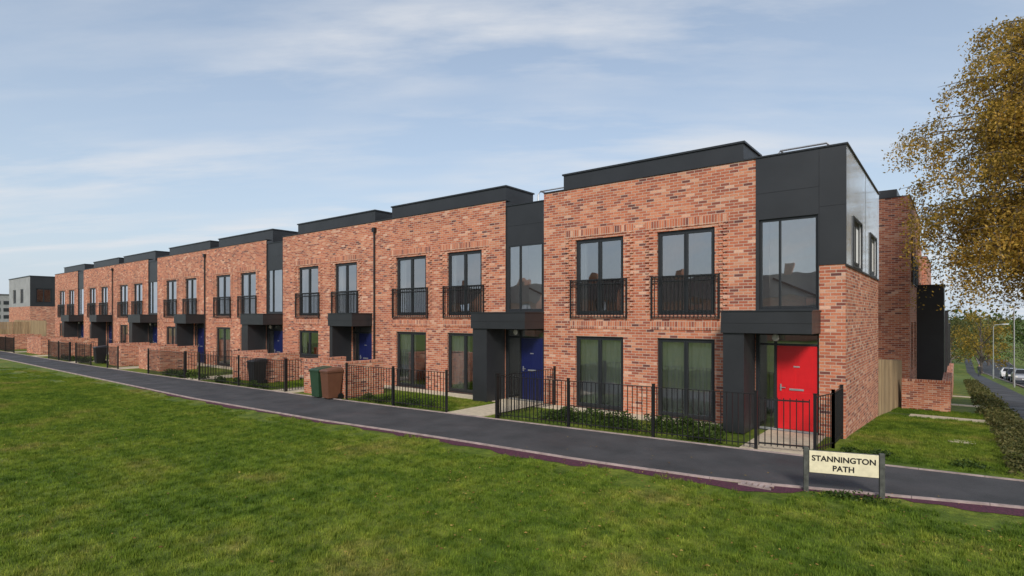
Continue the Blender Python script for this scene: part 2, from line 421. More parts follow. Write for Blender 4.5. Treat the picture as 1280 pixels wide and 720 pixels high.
    if last: W.poly([(xl,YF,-.3),(xl,YB,-.3),(xl,YB,PT),(xl,YF,PT)],MB)
    inn.poly([(xl+.02,YF+.14,.03),(xe-.02,YF+.14,.03),(xe-.02,YB-.1,.03),(xl+.02,YB-.1,.03)],MFL)
    inn.box(xl+.02,(bl or xe)-.02,YF+.14,YB-.1,2.5,2.74,MPL)
    inn.poly([(xl+.02,YF+.14,6.2),(xi,YF+.14,6.2),(xi,YB-.1,6.2),(xl+.02,YB-.1,6.2)],MPL)
    inn.poly([(xl+.02,YF+4.2,0),(xe-.02,YF+4.2,0),(xe-.02,YF+4.2,6.2),(xl+.02,YF+4.2,6.2)],MPL)
    for x in (xl+.03,xe-.03,(ups[0][0]+ups[1][1])/2):
        inn.poly([(x,YF+.15,0),(x,YB-.1,0),(x,YB-.1,6.2),(x,YF+.15,6.2)],MPL)
    a0,a1=(xl+.35,(bl-.47) if bl else xr-.75)
    rf.box(a0,a1,YF+.6,YF+2.2,6.36,7.26,MC); rf.box(a0-.04,a1+.04,YF+.56,YF+2.24,7.26,7.31,MF)
    if bl:
        x0=bl+.05
        for dy in (0,.6):
            y=YF+1.8+dy
            pts=[(x0+1.3,y,6.3),(x0+1.3,y,7.12),(x0+1.2,y,7.22),(x0+.1,y,7.22),(x0,y,7.12),(x0,y,6.3)]
            rf.tube(pts,.028,MMET,6)
        rf.tube([(x0+.1,YF+1.8,7.22),(x0+.1,YF+2.4,7.22)],.026,MMET,6); rf.tube([(x0+1.2,YF+1.8,7.22),(x0+1.2,YF+2.4,7.22)],.026,MMET,6)
    W.make('walls',e);fr.make('window_frames',e);gl.make('window_glass',e);cu.make('curtains',e);bal.make('juliet_balconies',e)
    po.make('porch',e);rf.make('roof',e);inn.make('interior',e);dr.make('front_door',e);tr.make('brick_detailing',e)
house('U1',XC,-10.22,MRED)
xr=-10.22; k=0
while k<7:
    if k%2==0: house('A',xr,xr-8.43,MBLU,last=(k==6)); xr-=8.43
    else: house('B',xr,xr-7.07,MBLU); xr-=7.07
    k+=1

# ------------------------------------------------------------ side-street block (facing +X)
for i in range(6):
    y0=27+8*i; y1=y0+7.99; xf=-1.43-(.0 if i%2==0 else .25); zb=zt(y1)-.4; g=zt(y0); top=7.5-.52*i
    e=empty('brick_town_house',(xf-4,y0,g))
    W=B();fr=B();gl=B();po=B();rf=B()
    F=Fr((xf,0,0),(0,1,0),(1,0,0))
    ops=[]
    for a in (y0+.9,y0+3.0):
        ops+=[(a,a+1.3,g+4.9,g+6.9),(a,a+1.3,g+1.3,g+3.3)]
    ops+=[(y0+5.6,y0+7.2,g+4.9,g+6.9)]
    F.wall(W,y0,y1,zb,top,ops,MB)
    for q in ops: window(F,fr,gl,None,*q)
    for q in ops[:3:2]: balcony(F,po,q[0],q[1],q[2]-.1)
    W.poly([(xf-8,y0,zb),(xf,y0,zb),(xf,y0,top),(xf-8,y0,top)],MB)
    W.poly([(xf-8,y1,zb),(xf,y1,zb),(xf,y1,top),(xf-8,y1,top)],MB)
    W.poly([(xf-8,y0,zb),(xf-8,y1,zb),(xf-8,y1,top),(xf-8,y0,top)],MB)
    rf.box(xf-7.9,xf-.3,y0+.02,y1-.02,top-.3,top-.2,MRF)
    F.box(rf,y0,y1,top,top+.04,-.3,.03,MF); rf.box(xf-8,xf-.3,y0-.03,y0+.25,top,top+.04,MF)
    rf.box(xf-6,xf-.5,y0+1.2,y0+6,top-.2,top+.55,MC)
    inner=B(); inner.poly([(xf-3,y0,zb),(xf-3,y1,zb),(xf-3,y1,top),(xf-3,y0,top)],MPL)
    pj=1.0
    po.box(xf+.0,xf+pj,y0+5.0,y0+7.3,g-.6,g+4.95,MC); po.box(xf,xf+pj+.04,y0+4.96,y0+7.34,g+4.95,g+5.0,MF)
    W.make('walls',e);fr.make('window_frames',e);gl.make('window_glass',e);po.make('porch_and_balconies',e);rf.make('roof',e);inner.make('interior',e)

# block at the far left end
e=empty('brick_house',(-85,18,0)); W=B();fr=B();gl=B();rf=B()
F=Fr((-80,0,0),(0,1,0),(1,0,0)); F2=Fr((0,15.7,0),(1,0,0),(0,-1,0))
o1=[(16.2,17.6,4.3,5.9)]; o2=[(-84.5,-83,4.3,5.9),(-88,-86.5,4.3,5.9)]
F.wall(W,15.7,26,-.8,3.9,[],MB); F.wall(W,15.7,26,3.9,7.2,o1,MC)
F2.wall(W,-90,-80,-.8,3.9,[],MB); F2.wall(W,-90,-80,3.9,7.2,o2,MCG)
window(F,fr,gl,None,*o1[0]); [window(F2,fr,gl,None,*q) for q in o2]
W.poly([(-90,26,-.8),(-80,26,-.8),(-80,26,7.2),(-90,26,7.2)],MB);W.poly([(-90,15.7,-.8),(-90,26,-.8),(-90,26,7.2),(-90,15.7,7.2)],MB)
rf.box(-90.05,-79.95,15.65,26.05,7.2,7.3,MF)
W.make('walls',e);fr.make('window_frames',e);gl.make('window_glass',e);rf.make('roof',e)

# houses on the opposite side (seen in window reflections)
MTILE=simple('roof_tiles',(.10,.06,.05),.8,0,.3,8)
for i in range(7):
    x0=-78+14*i; yh=-44; e=empty('semi_detached_house',(x0+5.5,yh-4,0)); W=B();fr=B();gl=B();rf=B()
    F=Fr((0,yh,0),(1,0,0),(0,1,0))
    ops=[(x0+1,x0+3,1,2.3),(x0+8,x0+10,1,2.3),(x0+1,x0+3,3.7,4.9),(x0+8,x0+10,3.7,4.9),(x0+5,x0+6,.1,2.1)]
    F.wall(W,x0,x0+11,-.2,5.4,ops,MB)
    for q in ops: window(F,fr,gl,None,*q)
    W.box(x0,x0+11,yh-8,yh-.15,-.2,5.4,MB)
    for x in (x0,x0+11): W.poly([(x,yh-8,5.4),(x,yh,5.4),(x,yh-4,8.2)],MB)
    rf.poly([(x0-.3,yh+.4,5.15),(x0+11.3,yh+.4,5.15),(x0+11.3,yh-4,8.3),(x0-.3,yh-4,8.3)],MTILE)
    rf.poly([(x0-.3,yh-8.4,5.15),(x0+11.3,yh-8.4,5.15),(x0+11.3,yh-4,8.3),(x0-.3,yh-4,8.3)],MTILE)
    rf.box(x0+5,x0+6,yh-4.5,yh-3.5,7.6,9.3,MB)
    W.make('walls',e);fr.make('window_frames',e);gl.make('window_glass',e);rf.make('roof',e)

# ------------------------------------------------------------ ground
g=B()
ys=[-1500,-200,-60,-20,0,8,12,15]+[15+5*i for i in range(1,28)]+[200,400,900,3000]
xs=[-3000,-600,-200,-100,-60,-30,-10,0,5,20,60,200,600,3000]
for i in range(len(xs)-1):
    for j in range(len(ys)-1):
        g.poly([(xs[i],ys[j],zt(ys[j])),(xs[i+1],ys[j],zt(ys[j])),(xs[i+1],ys[j+1],zt(ys[j+1])),(xs[i],ys[j+1],zt(ys[j+1]))],MGR)
g.make('ground',origin=(0,0,0))
PF=[(-78,9.9),(-60,9.9),(-39.5,10.0),(-30.6,10.25),(-19.2,10.8),(-13.9,11.15),(-8,11.65),(-3.1,12.1),(.9,12.6),(3.0,12.9)]
PN=[(-78,8.1),(-60,8.2),(-20,8.2),(-13.3,8.56),(-9.3,9.0),(-5.4,9.3),(-2.9,9.65),(-1.9,10.0),(.76,10.9),(3.0,11.5)]
def itp(P,x):
    if x<=P[0][0]: return P[0][1]
    for a,b in zip(P,P[1:]):
        if x<=b[0]: return a[1]+(b[1]-a[1])*(x-a[0])/(b[0]-a[0])
    return P[-1][1]
sx=sorted(set([p[0] for p in PF+PN]))
g=B()
for a,b in zip(sx,sx[1:]):
    g.poly([(a,itp(PN,a),.012),(b,itp(PN,b),.012),(b,itp(PF,b),.012),(a,itp(PF,a),.012)],MAS)
g.make('footpath',origin=(0,0,0))
k=B(); m=B()
X=-60.0
while X<2.9:
    n=X+.915
    a=(X,itp(PN,X),0); b=(n-.008,itp(PN,n-.008),0)
    k.hexa([(a[0],a[1]-.06,-.1),(b[0],b[1]-.06,-.1),(b[0],b[1],-.1),(a[0],a[1],-.1),(a[0],a[1]-.06,.035),(b[0],b[1]-.06,.035),(b[0],b[1],.035),(a[0],a[1],.035)],MCON)
    a=(X,itp(PF,X),0); b=(n-.008,itp(PF,n-.008),0)
    k.hexa([(a[0],a[1],-.1),(b[0],b[1],-.1),(b[0],b[1]+.06,-.1),(a[0],a[1]+.06,-.1),(a[0],a[1],.03),(b[0],b[1],.03),(b[0],b[1]+.06,.03),(a[0],a[1]+.06,.03)],MCON)
    X=n
k.make('path_edging',origin=(0,0,0))
X=-26.0
def soilw(x):
    w=.17+.08*math.sin(x*1.7)+.06*math.sin(x*4.3)+.03*math.sin(x*11)
    if -9<x<-2: w+=.16
    if x>-.6: w+=.12
    return max(.03,w)*min(1,(x+26)/10+.2)
while X<2.9:
    n=X+.15
    m.poly([(X,itp(PN,X)-.06-soilw(X),.006),(n,itp(PN,n)-.06-soilw(n),.006),(n,itp(PN,n)-.06,.006),(X,itp(PN,X)-.06,.006)],MSO)
    X=n
m.make('bare_soil_verge',origin=(0,0,0))
fw=B(); rd=B(); kb=B(); ln=B()
yy=[-60,-20,0,11,12,13,15]+[15+5*i for i in range(1,38)]
for a,b in zip(yy,yy[1:]):
    za,zb_=zt(a),zt(b)
    if a>=11: fw.poly([(1.75,a,za+.016),(3.15,a,za+.016),(3.15,b,zb_+.016),(1.75,b,zb_+.016)],MAS)
    rd.poly([(4.4,a,za+.008),(10.4,a,za+.008),(10.4,b,zb_+.008),(4.4,b,zb_+.008)],MAS)
    for x in (4.28,10.4):
        kb.hexa([(x,a,za-.1),(x+.12,a,za-.1),(x+.12,b,zb_-.1),(x,b,zb_-.1),(x,a,za+.11),(x+.12,a,za+.11),(x+.12,b,zb_+.11),(x,b,zb_+.11)],MCON)
for i in range(30):
    a=i*6.0; ln.poly([(7.35,a,zt(a)+.013),(7.45,a,zt(a)+.013),(7.45,a+2,zt(a+2)+.013),(7.35,a+2,zt(a+2)+.013)],MWH)
fw.make('side_footway',origin=(0,0,0)); rd.make('road',origin=(0,0,0)); kb.make('kerb',origin=(0,0,0)); ln.make('road_markings',origin=(0,0,0))
pv=B()
def slabs(x0,x1,y0,y1,z,s=.6,tilt=False):
    nx=max(1,round((x1-x0)/s)); ny=max(1,round((y1-y0)/s))
    for i in range(nx):
        for j in range(ny):
            a=x0+(x1-x0)*i/nx; b=x0+(x1-x0)*(i+1)/nx-.008; c=y0+(y1-y0)*j/ny; d=y0+(y1-y0)*(j+1)/ny-.008
            dz=zt(c); ez=zt(d); q=z+U(0,.004)
            pv.hexa([(a,c,dz-.03),(b,c,dz-.03),(b,d,ez-.03),(a,d,ez-.03),(a,c,dz+q),(b,c,dz+q),(b,d,ez+q),(a,d,ez+q)],MPAV)
slabs(-65,-3.95,13.9,YF-.005,.022)
doors=[-2.95]; xr=-10.22
for k in range(7):
    if k%2==0: doors.append(xr-.6); xr-=8.43
    else: doors.append(xr-.75); xr-=7.07
for d in doors: slabs(d-.62,d+.62,itp(PF,d)+.08,13.88 if d<-3.5 else YF-.005,.02)
slabs(-1.2,1.7,22.2,23.2,.02); slabs(-.15,.35,16.0,16.5,.02,.5); slabs(-1.0,1.7,30,31,.02); slabs(-1.0,1.7,38,39,.02)
pv.make('paving_slabs',origin=(0,0,0))
dc=B(); x=-2.55;y=itp(PN,x)-.14
for i in range(5): dc.box(x-.22+.09*i,x-.22+.09*i+.06,y-.1,y+.08,.0,.03,MCON)
dc.box(x-.25,x+.25,y-.12,y-.1,0,.032,MCON); dc.box(x-.25,x+.25,y+.08,y+.1,0,.032,MCON)
dc.make('drain_cover')

# ------------------------------------------------------------ grass blades (instanced tile)
F0=Vector((-.6198,.7848)); 
def depth(x,y): return x*F0.x+y*F0.y
def px(x,y):
    d=depth(x,y); return 640+703*(x*.7848+y*.6198)/max(d,.01)
T=B(); S=.5
def blade(x,y,h,w,l):
    a=U(0,6.28)
    dx,dy=math.cos(a)*w,math.sin(a)*w; lx,ly=math.cos(a+1.57)*l,math.sin(a+1.57)*l
    T.poly([(x-dx,y-dy,0),(x+dx,y+dy,0),(x+lx,y+ly,h)],MGB)
for i in range(560): blade(U(-S/2,S/2),U(-S/2,S/2),U(.018,.045),U(.003,.0055),U(0,.03))
for c in range(7):
    cx,cy=U(-S/2,S/2),U(-S/2,S/2)
    for i in range(26): blade(random.gauss(cx,.022),random.gauss(cy,.022),U(.04,.075),U(.003,.005),U(.01,.05))
cells=[]
def addcells(x0,x1,y0,y1,test,st=.42):
    x=x0
    while x<x1:
        y=y0
        while y<y1:
            cx,cy=x+U(-.08,.08),y+U(-.08,.08); d=depth(cx,cy)
            if d>5 and -60<px(cx,cy)<1340 and test(cx,cy) and d<30 and R()<min(1,(34-d)/12): cells.append((cx,cy,zt(cy)))
            y+=st
        x+=st
def near(x,y):
    e=itp(PN,x)-.30-soilw(x)*.6-y
    return e>0 and (e>.55 or R()<.55)
addcells(-40,4,.5,11.5,near)
addcells(-1.6,.5,13.1,26,lambda x,y:(not(22<y<23.4)))
addcells(-26,-10.8,11.4,13.7,lambda x,y:y>itp(PF,x)+.3 and all(abs(x-d)>.9 for d in doors) and not(-18.8<x<-15.6))
P=B()
for (x,y,z) in cells:
    a=random.choice((0,1,2,3))*math.pi/2+U(-.2,.2); r=.02
    c=[(x+r*math.cos(a+math.pi/4+i*math.pi/2),y+r*math.sin(a+math.pi/4+i*math.pi/2),z+.001) for i in range(4)]
    P.poly(c,MGR)
par=P.make('grass',origin=(0,0,0)); par.instance_type='FACES'; par.show_instancer_for_render=False; par.show_instancer_for_viewport=False
til=T.make('grass_tile',origin=(0,0,0)); til.parent=par

# ------------------------------------------------------------ foliage helpers
def leaf(mb,p,s,mat,droop=0):
    n=Vector((U(-1,1),U(-1,1),U(-1,1))).normalized(); a=n.orthogonal().normalized(); b=n.cross(a)
    ang=U(0,6.28); a,b=a*math.cos(ang)+b*math.sin(ang), b*math.cos(ang)-a*math.sin(ang)
    p=Vector(p); mb.poly([p-a*s,p-b*s*.55,p+a*s,p+b*s*.55],mat)
def mass(name,x0,x1,y0,y1,h,n,s,mat,parent=None):
    mb=B(); cl=[(U(x0,x1),U(y0,y1),U(.6,1.1)) for _ in range(max(6,int(abs(x1-x0)*abs(y1-y0)*7)))]
    for i in range(n):
        c=random.choice(cl); r=.22
        x=random.gauss(c[0],r*.7);y=random.gauss(c[1],r*.55)
        if not(x0-.05<x<x1+.05 and y0-.05<y<y1+.05): continue
        d=((x-c[0])**2+(y-c[1])**2)/(r*r)
        z=zt(y)+h*c[2]*U(.1,1)*max(.2,1-.4*d)
        leaf(mb,(x,y,z),s*U(.6,1.3),mat)
    return mb.make(name)
mass('low_shrubs',-8.9,-4.0,12.25,13.8,.30,9000,.034,MLG)
mass('low_shrubs',-15.6,-12.4,11.45,12.0,.22,2600,.03,MLG)
mass('low_shrubs',-30,-25.6,10.6,11.4,.3,2000,.04,MLG)
mass('low_shrubs',-24.6,-20.5,10.85,11.1,.3,1500,.04,MLG)
mass('low_shrubs',-46,-41,10.4,11.2,.3,1500,.05,MLG)
mass('ground_cover_plants',.75,1.55,12.9,24,.32,9000,.035,MLO)
mass('ground_cover_plants',.6,1.6,24.5,70,.4,6000,.06,MLO)
mass('ground_cover_plants',-1.8,.6,13.1,13.35,.12,1200,.03,MLG)
fl=B()
for i in range(1100):
    if R()<.55: x=U(-7,2.2); y=U(5,11)
    else: x=U(-22,2); y=U(1,10)
    if y>itp(PN,x)-.05 and R()<.7: continue
    p=Vector((x,y,.045 if y<itp(PN,x)-.3 else .02)); s=U(.012,.028); a=U(0,6.28)
    dx,dy=math.cos(a)*s,math.sin(a)*s
    fl.poly([p+Vector((dx,dy,U(0,.01))),p+Vector((-dy*.6,dx*.6,0)),p-Vector((dx,dy,0)),p+Vector((dy*.6,-dx*.6,U(0,.01)))],MLF)
fl.make('fallen_leaves')

# ------------------------------------------------------------ trees
def tree(name,x,y,h,r,mat,n,s,seed,z0=None):
    rs=random.getstate(); random.seed(seed)
    z0=zt(y) if z0 is None else z0
    e=empty(name,(x,y,z0)); t=B(); l=B()
    t.tube([(x,y,z0-.1),(x+.05,y,z0+h*.3),(x-.1,y+.1,z0+h*.62),(x,y,z0+h*.9)],[h*.022,h*.017,h*.01,h*.003],MBARK,8)
    cl=[]
    for i in range(18):
        a=U(0,6.28); zz=U(.22,.92); rr=r*U(.35,.95)*math.sin(min(1,(1.05-zz)/.5)*1.57)
        c=Vector((x+math.cos(a)*rr,y+math.sin(a)*rr,z0+h*zz)); cl.append((c,r*U(.25,.45)))
        b=Vector((x,y,z0+h*max(.2,zz-.25)))
        t.tube([b,(b+c)/2+Vector((0,0,.1*r)),c],[h*.008,h*.005,h*.0015],MBARK,5)
    for i in range(n):
        c,q=random.choice(cl); v=Vector((random.gauss(0,1),random.gauss(0,1),random.gauss(0,.8)))
        v=v.normalized()*(R()**.45)*q
        leaf(l,c+v,s*U(.6,1.3),mat)
    t.make('trunk_and_limbs',e); l.make('foliage',e); random.setstate(rs)
def birch(x,y,h,r,seed):
    rs=random.getstate(); random.seed(seed); z0=zt(y)
    e=empty('birch_tree',(x,y,z0)); t=B(); l=B()
    tp=[(x,y,z0-.1),(x-.1,y,z0+h*.25),(x+.1,y+.1,z0+h*.5),(x,y,z0+h*.75),(x-.1,y,z0+h)]
    t.tube(tp,[.22,.17,.12,.07,.02],simple('birch_bark',(.38,.36,.33),.8,0,.6,4,.4),10)
    for i in range(165):
        zz=U(.36,.97); a=U(0,6.28)
        L=r*(1.0 if zz<.72 else max(.25,1-(zz-.72)*2.1))*U(.5,1.05)
        b=Vector((x,y,z0+h*zz)); d=Vector((math.cos(a),math.sin(a),0))
        up=U(.1,.45)
        p1=b+d*L*.4+Vector((0,0,L*.4*up)); p2=b+d*L*.78+Vector((0,0,L*.5*up)); p3=b+d*L+Vector((0,0,L*.32*up))
        t.tube([b,p1,p2,p3],[.045,.028,.016,.006],MBARK,5,False)
        for j in range(13):
            k=U(.25,1)
            q=(b.lerp(p1,k/.4) if k<.4 else p1.lerp(p2,(k-.4)/.38) if k<.78 else p2.lerp(p3,(k-.78)/.22))
            dl=U(.5,1.9); sd=Vector((U(-.4,.4),U(-.4,.4),0))+d*.2
            if q.z-dl<2.6: dl=max(.3,q.z-2.6)
            q2=q+sd*.6+Vector((0,0,-dl*.35)); q3=q+sd+Vector((0,0,-dl))
            t.tube([q,q2,q3],[.008,.005,.003],MBARK,3,False)
            for w in range(int(dl*66)):
                f=R(); c=q.lerp(q2,f*2) if f<.5 else q2.lerp(q3,f*2-1)
                leaf(l,c+Vector((random.gauss(0,.16),random.gauss(0,.16),random.gauss(0,.1))),U(.034,.066),MLB)
    t.make('trunk_and_limbs',e); l.make('foliage',e); random.setstate(rs)
birch(3.3,24,13.0,4.9,5)
i=0
for (x,y,h,r,m) in [(3.6,135,11.5,4.5,MLY),(-1,150,12,5,MLO),(13,60,9,4,MLO),(15,78,11,4.5,MLG),(13.5,98,11,5,MLO),(14,120,12,5,MLY),(11.5,150,12,5,MLG),(6,175,13,7,MLO),(22,90,12,6,MLG),(24,120,13,6,MLO),(-5,140,12,6,MLY),(18,160,13,7,MLO),(12.5,80,8,3.5,MLY),(-2,178,13,7,MLG)]:
    tree('street_tree',x,y,h,r,m,3000,.18,20+i); i+=1
l=B()
for i in range(60):
    ang=math.radians(U(-60,60)); D=U(240,300)
    cx,cy=math.sin(ang)*D,math.cos(ang)*D
    z0=zt(cy); hh=U(11,16)
    for j in range(260):
        v=Vector((random.gauss(0,1),random.gauss(0,1),random.gauss(0,1))).normalized()*(R()**.4)
        leaf(l,(cx+v.x*12,cy+v.y*8,z0+hh*.5+v.z*hh*.55),U(.6,1.2),random.choice((MLO,MLG,MLO,MLY)))
l.make('distant_trees',origin=(0,0,0))
e=empty('distant_apartment_block',(-330,53,0)); W=B(); W.box(-330,-320,49,57.6,-6,12,MCG)
for zz in range(2,11,3):
    for q in range(2): W.box(-320,-319.9,50.5+q*3.5,53+q*3.5,zz,zz+1.5,MF)
W.box(-330.2,-319.8,48.8,57.8,12,12.5,MRF); W.make('walls',e)

# ------------------------------------------------------------ railings
def fence(pts,h=1.15,posts=None):
    mb=B()
    for (a,b) in zip(pts,pts[1:]):
        a=Vector((a[0],a[1],zt(a[1]))); b=Vector((b[0],b[1],zt(b[1]))); L=(b-a).length
        mb.bar(a+Vector((0,0,h)),b+Vector((0,0,h)),.04,.014,MBK); mb.bar(a+Vector((0,0,.12)),b+Vector((0,0,.12)),.04,.014,MBK)
        n=max(1,int(L/.115))
        for i in range(1,n):
            p=a.lerp(b,i/n); mb.bar(p+Vector((0,0,.05)),p+Vector((0,0,h-.008)),.016,.016,MBK)
        ns=max(1,round(L/2.6))
        for i in range(ns+1):
            p=a.lerp(b,i/ns); mb.box(p.x-.028,p.x+.028,p.y-.028,p.y+.028,p.z-.05,p.z+h+.06,MBK); mb.box(p.x-.034,p.x+.034,p.y-.034,p.y+.034,p.z+h+.06,p.z+h+.075,MBK)
    return mb.make('metal_railing_fence')
def fy(x): return itp(PF,x)+.17
def frontfence(x0,x1):
    n=max(1,int((x1-x0)/4)); fence([(x0+(x1-x0)*i/n,fy(x0+(x1-x0)*i/n)) for i in range(n+1)])
frontfence(-9.75,-3.25)
fence([(-9.75,fy(-9.75)+.06),(-9.75,YF-.1)])
def gate(x0,y0,x1,y1):
    mb=B(); a=Vector((x0,y0,0)); b=Vector((x1,y1,0))
    for z in (.15,1.05): mb.bar(a+Vector((0,0,z)),b+Vector((0,0,z)),.03,.03,MBK)
    for i in range(9):
        p=a.lerp(b,i/8); mb.bar(p+Vector((0,0,.1)),p+Vector((0,0,1.1)),.016,.016,MBK)
    mb.make('garden_gate')
gate(-3.2,fy(-3.2)+.02,-2.3,12.5)
fence([(-2.2,12.5),(-2.02,13.4),(-2.02,YF-.03)])
frontfence(-15.8,-11.5)
frontfence(-30.6,-26.9); frontfence(-25.6,-19.2); frontfence(-46.8,-42.3); frontfence(-41,-38.4); frontfence(-35.9,-34.4)
fence([(-19.2,fy(-19.2)+.05),(-19.2,13)]); fence([(-26.9,fy(-26.9)+.05),(-26.9,13)]); fence([(-42.3,fy(-42.3)+.05),(-42.3,13)])
frontfence(-62,-56.2)

def gwall(x0,x1,y0,y1,h=1.15):
    mb=B(); t=.215; z=zt(y0)
    mb.box(x0,x1,y0,y0+t,z-.2,z+h,MB); mb.box(x0,x0+t,y0+t,y1,z-.2,z+h,MB); mb.box(x1-t,x1,y0+t,y1,z-.2,z+h,MB)
    for (a,b,c,d) in ((x0-.012,x1+.012,y0-.012,y0+t+.012),(x0-.012,x0+t+.012,y0+t+.012,y1),(x1-t-.012,x1+.012,y0+t+.012,y1)):
        mb.box(a,b,c,d,z+h,z+h+.075,MS)
    mb.make('brick_garden_wall')
gwall(-18.6,-16.15,11.35,13.0)
gwall(-25.2,-22.3,11.9,13.4)
gwall(-34.2,-31.4,11.2,13.0); gwall(-38.2,-36.2,11.0,13.0); gwall(-49.7,-47.4,10.9,13); gwall(-56,-52,10.8,13)
gwall(-65,-62.3,10.6,13)
mb=B(); 
for (y0,y1) in ((25.5,29.5),(35.5,43),(45,55)):
    z0=zt(y1)-.3
    mb.box(-.38,-.16,y0,y1,z0,zt(y0)+1.05,MB); mb.box(-.4,-.14,y0-.01,y1+.01,zt(y0)+1.05,zt(y0)+1.12,MS)
mb.box(-1.6,-.38,25.5,25.72,zt(25.7)-.3,zt(25.5)+1.05,MB); mb.box(-1.6,-.4,25.49,25.73,zt(25.5)+1.05,zt(25.5)+1.12,MS)
mb.make('brick_garden_wall')

def tfence(a,b,h,name='timber_fence'):
    mb=B(); a=Vector(a); b=Vector(b); L=(b-a).length; n=int(L/.125); d=(b-a).normalized()
    for i in range(n):
        p=a+d*(i*.125); q=a+d*(i*.125+.112); z=zt(p.y)
        nrm=Vector((-d.y,d.x)); o=nrm*(.012 if i%2 else .0)
        mb.hexa([(p.x+o.x,p.y+o.y,z),(q.x+o.x,q.y+o.y,z),(q.x+o.x+nrm.x*.02,q.y+o.y+nrm.y*.02,z),(p.x+o.x+nrm.x*.02,p.y+o.y+nrm.y*.02,z),
                 (p.x+o.x,p.y+o.y,z+h),(q.x+o.x,q.y+o.y,z+h),(q.x+o.x+nrm.x*.02,q.y+o.y+nrm.y*.02,z+h),(p.x+o.x+nrm.x*.02,p.y+o.y+nrm.y*.02,z+h)],MT)
    for z in (.4,h-.3):
        mb.bar((a.x-d.y*.06,a.y+d.x*.06,zt(a.y)+z),(b.x-d.y*.06,b.y+d.x*.06,zt(b.y)+z),.05,.08,MT)
    mb.make(name)
tfence((-1.93,21.35),(-1.65,26.95),1.8)
tfence((-66,4),(-66,13),2.3); tfence((-79,14.2),(-66.3,14.2),2.4)

def bin_(x,y,body,lid,rot=0):
    e=empty('wheelie_bin',(x,y,0)); e.rotation_euler=(0,0,rot)
    b=B(); w0,w1,d0,d1=.19,.24,.21,.29
    def ring(z,w,d,yo=0): return [(-w,-d+yo,z),(w,-d+yo,z),(w,d+yo,z),(-w,d+yo,z)]
    b.hexa(ring(.05,w0,d0)+ring(.93,w1,d1,.02),body)
    b.hexa(ring(.90,w1+.02,d1+.02,.02)+ring(.945,w1+.02,d1+.02,.02),body)
    l=B(); l.hexa(ring(.947,w1+.025,d1+.03,.01)+[(-w1+.03,-d1+.06,1.0),(w1-.03,-d1+.06,1.0),(w1-.01,d1,1.06),(-w1+.01,d1,1.06)],lid)
    b.tube([(-.2,d1+.09,1.0),(.2,d1+.09,1.0)],.018,body,8); b.bar((-.2,d1,.93),(-.2,d1+.09,1.0),.03,.03,body); b.bar((.2,d1,.93),(.2,d1+.09,1.0),.03,.03,body)
    wh=B()
    for s in (-1,1): wh.tube([(s*.215,.22,.1),(s*.26,.22,.1)],.1,MBK,16)
    wh.tube([(-.22,.22,.1),(.22,.22,.1)],.012,MMET,8)
    for mb,n,bv in ((b,'body',.012),(l,'lid',.015),(wh,'wheels',0)):
        o=mb.make(n,None,(0,0,0),bv); o.parent=e
MGN=simple('green_plastic',(.022,.055,.028),.45,0,.1); MBR=simple('brown_plastic',(.13,.055,.03),.45,0,.1); MBP=simple('black_plastic',(.015,.015,.017),.45,0,.1)
bin_(-17.0,11.0,MGN,MGN,.05); bin_(-16.42,11.02,MBR,MBR,-.06)
bin_(-22.3,11.5,MBP,MBP,.1); bin_(-39.4,10.9,MBP,MBP,0)

# ------------------------------------------------------------ street name sign
MCR=simple('sign_cream',(.72,.66,.46),.55,0,.12,9); MSG=simple('sign_post_wood',(.075,.08,.07),.85,0,.4,12,.4); MTX=simple('sign_black',(.008,.008,.008),.5,0,.05)
pl=Vector((-1.86,9.84,0)); pr=Vector((-.88,10.14,0)); d=(pr-pl).normalized(); nrm=Vector((d.y,-d.x,0))
e=empty('street_name_sign',(pl+pr)/2)
def LB(mb,u0,u1,z0,z1,o0,o1,mat): Fr(pl,d,nrm).box(mb,u0,u1,z0,z1,o0,o1,mat)
L=(pr-pl).length
b=B(); LB(b,-.035,.035,-.1,.70,-.04,.03,MSG); LB(b,L-.035,L+.035,-.1,.68,-.04,.03,MSG); b.make('posts',e,None,.006)
b=B(); LB(b,.037,L-.037,.30,.66,-.012,.0,MSG); LB(b,.045,L-.045,.31,.65,.0,.022,MCR); b.make('board',e,None,.003)
for txt,z,s in (('STANNINGTON',.50,.118),('PATH',.36,.118)):
    cu=bpy.data.curves.new('t','FONT'); cu.body=txt; cu.size=s; cu.align_x='CENTER'; cu.offset=.0035; cu.extrude=.001; cu.space_character=1.02
    o=bpy.data.objects.new('t',cu); scene.collection.objects.link(o)
    bpy.context.view_layer.update()
    me=bpy.data.meshes.new_from_object(o.evaluated_get(bpy.context.evaluated_depsgraph_get())); bpy.data.objects.remove(o)
    me.materials.clear(); me.materials.append(MTX)
    o=bpy.data.objects.new('lettering_'+txt.lower(),me); scene.collection.objects.link(o)
    o.parent=e; o.location=pl+d*L/2+Vector((0,0,z))+nrm*.0245-e.location
    o.rotation_euler=(math.pi/2,0,math.atan2(d.y,d.x))
mass('weeds',-2.0,-.7,9.7,10.0,.12,350,.03,MLG)

